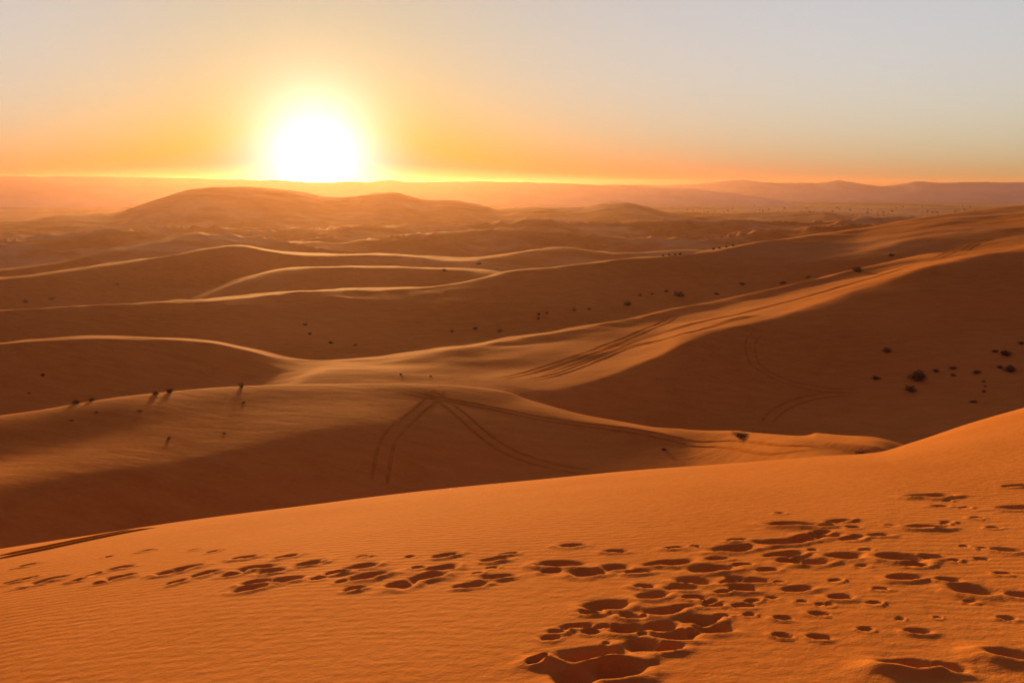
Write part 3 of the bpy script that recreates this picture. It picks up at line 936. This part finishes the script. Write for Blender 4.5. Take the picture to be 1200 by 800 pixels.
for a_ in [
    (530, 389, 150, 215, 8, 1, 'leftmost dark shrub of the row in the long valley', GE),
    (557, 386, 150, 215, 11, 1, 'dark shrub second from left in the long valley row', GE),
    (585, 389, 150, 220, 11, 2, 'flat dark shrub third from left in the long valley row', GE),
    (631, 374, 155, 225, 8, 1, 'lower shrub of the tight trio in the long valley', GE),
    (631, 369, 155, 228, 7, 1, 'upper left shrub of the tight trio in the long valley', GE),
    (641, 367.5, 155, 228, 6, 1, 'upper right shrub of the tight trio in the long valley', GE),
    (673, 364, 160, 235, 9, 1, 'round shrub just right of the tight trio in the valley', GE),
    (690, 362.5, 160, 235, 8, 2, 'small shrub left of the big round one in the valley', GE),
    (735, 358, 165, 240, 15, 1, 'big round shrub standing out in the long valley', GE),
    (750, 347, 165, 245, 8, 1, 'small shrub up-slope between the two biggest valley shrubs', GE),
    (764, 345, 165, 245, 7, 2, 'tiny shrub up-slope left of the sharp ridge end', GE),
    (781, 342, 165, 250, 8, 1, 'small shrub above the wide one at the ridge end', GE),
    (796, 347, 165, 250, 20, 2, 'wide low shrub where the lit ridge begins', GE),
    (840, 345, 180, 250, 9, 2, 'small shrub between the two lit ridges on the right', GE),
    (870, 333.5, 180, 260, 10, 1, 'dark round shrub on the upper lit ridge', GE),
    (917, 332, 190, 260, 12, 2, 'flat shrub in the gap between the lit ridges', GE),
    (1005, 318, 200, 280, 18, 2, 'wide flat shrub low between the right ridges', GE),
    (1045, 300, 200, 300, 11, 1, 'dark shrub highest up between the right ridges', GE),
    (947, 325, 190, 270, 9, 2, 'small shrub right of the flat gap shrub', GE),
    (358, 381, 145, 215, 9, 1, 'dark shrub alone on the golden brown face, upper of two', GE),
    (363, 392, 145, 210, 8, 1, 'dark shrub alone on the golden brown face, lower of two', GE),
    (388, 402, 142, 200, 8, 2, 'faint tuft near the foot of the golden brown face', GE),
    (416, 405, 142, 200, 8, 2, 'faint tuft furthest right at the foot of the golden brown face', GE),
    (50, 440, 98, 134, 7, 1, 'tiny dark tuft on the grey shaded slope at left', GE),
    (34, 461, 92, 130, 6, 2, 'speck of a tuft low on the grey shaded slope at left', GE),
    (470, 439, 105, 140, 6, 2, 'tiny tuft on the lit valley floor below the ridge', GE),
    (505, 441, 105, 140, 5, 2, 'speck of a tuft right of centre on the lit valley floor', GE),
]:
    shrub(*a_)
GR = 'row of bushes along the skyline of the long ridge'
ordn = ('first', 'second', 'third', 'fourth')
for i, a_ in enumerate([(777, 300), (784, 299.5), (791, 299), (797, 298), (836, 292.5), (843, 291.5), (851, 290), (859, 288.5)]):
    shrub(a_[0], a_[1], 225, 300, 6.0, 1, '%s bush from the left in the %s foursome on the long ridge skyline' % (ordn[i % 4], ('left', 'right')[i // 4]), GR, 1.2)
GF = 'shrubs among the farther dunes'
for a_ in [
    (521, 317.5, 260, 310, 8, 1, 'dark shrub on the rounded far dune below the sun glow', GF),
    (561, 310, 260, 440, 10, 1, 'dark bush on the pale sand patch among the far dunes', GF),
    (137, 334, 210, 330, 9, 1, 'dark shrub on the shadowed dune at far left', GF),
    (60, 351, 200, 330, 10, 2, 'low shrub near the foot of the shadowed dune at far left', GF),
    (30, 354, 200, 330, 9, 2, 'low shrub leftmost at the foot of the shadowed dune', GF),
    (33, 259, 860, 920, 3, 1, 'tiny bush on the far left dune skyline', GF),
]:
    shrub(*a_)

# ------------------------------------------------------------------ trees dotted over the plain
rt = random.Random(77)
CROWNS = [leaf_mesh('crown', 60 + i, 240, 0.55, 0.9, 0.10, M_CROWN, 0.30, 9) for i in range(3)]


def trunk_mesh():
    v, f = [], []
    for (x0, y0, x1, y1, z0, z1, w0, w1) in ((0, 0, 0.02, 0.01, -0.05, 0.4, 0.05, 0.035), (0.02, 0.01, 0.2, 0.1, 0.35, 0.65, 0.03, 0.015), (0.02, 0.01, -0.2, 0.05, 0.35, 0.7, 0.03, 0.015)):
        b0 = len(v)
        for (x, y, z, w) in ((x0, y0, z0, w0), (x1, y1, z1, w1)):
            for k in range(6):
                v.append((x + w * math.cos(k * math.pi / 3), y + w * math.sin(k * math.pi / 3), z))
        for k in range(6):
            f.append((b0 + k, b0 + (k + 1) % 6, b0 + 6 + (k + 1) % 6, b0 + 6 + k))
    me = bpy.data.meshes.new('trunk')
    me.from_pydata(v, [], f)
    me.materials.append(M_TRUNK)
    return me


TRUNK = trunk_mesh()
for i in range(90):
    px = rt.choice((rt.uniform(955, 1195), rt.uniform(955, 1195), rt.uniform(800, 960)))
    r = rt.choice((rt.uniform(2300, 3000), rt.uniform(2400, 3900)))
    az_, _ = bearing(px, 240)
    x, y = r * math.sin(az_), r * math.cos(az_)
    z = hxy(x, y)
    size = rt.uniform(4, 8)
    o = bpy.data.objects.new('tree', None)
    COL.objects.link(o)
    o.location = (x, y, z); o.rotation_euler = (0, 0, rt.uniform(0, 6.28)); o.scale = (size * rt.uniform(0.9, 1.5), size * rt.uniform(0.9, 1.5), size * rt.uniform(0.7, 1.0))
    for nm, me in (('trunk', TRUNK), ('crown', rt.choice(CROWNS))):
        c = bpy.data.objects.new(nm, me); COL.objects.link(c); c.parent = o
    tag(o, 'tiny dark tree dotting the hazy plain below the mountains', 'tree', 'trees dotted over the far plain')

# ------------------------------------------------------------------ haze
def box(name, lo, hi):
    me = bpy.data.meshes.new(name)
    v = [(x, y, z) for x in (lo[0], hi[0]) for y in (lo[1], hi[1]) for z in (lo[2], hi[2])]
    f = [(0, 1, 3, 2), (4, 6, 7, 5), (0, 4, 5, 1), (2, 3, 7, 6), (0, 2, 6, 4), (1, 5, 7, 3)]
    me.from_pydata(v, [], f)
    o = bpy.data.objects.new(name, me)
    COL.objects.link(o)
    return o


ext = float(RR.max()) + 600
haze = box('haze', (-ext, -ext, -72), (ext, ext, 76))
m = bpy.data.materials.new('dusty_air')
m.use_nodes = True
t = m.node_tree
t.nodes.clear()
pv = N(t, 'ShaderNodeVolumePrincipled', inp={'Color': (0.90, 0.53, 0.35, 1), 'Density': 4.0e-5, 'Anisotropy': 0.72})
mo = N(t, 'ShaderNodeOutputMaterial')
t.links.new(pv.outputs[0], mo.inputs['Volume'])
haze.data.materials.append(m)
tag(haze, 'warm dusty haze hanging over the dunes and plain', kind='stuff')
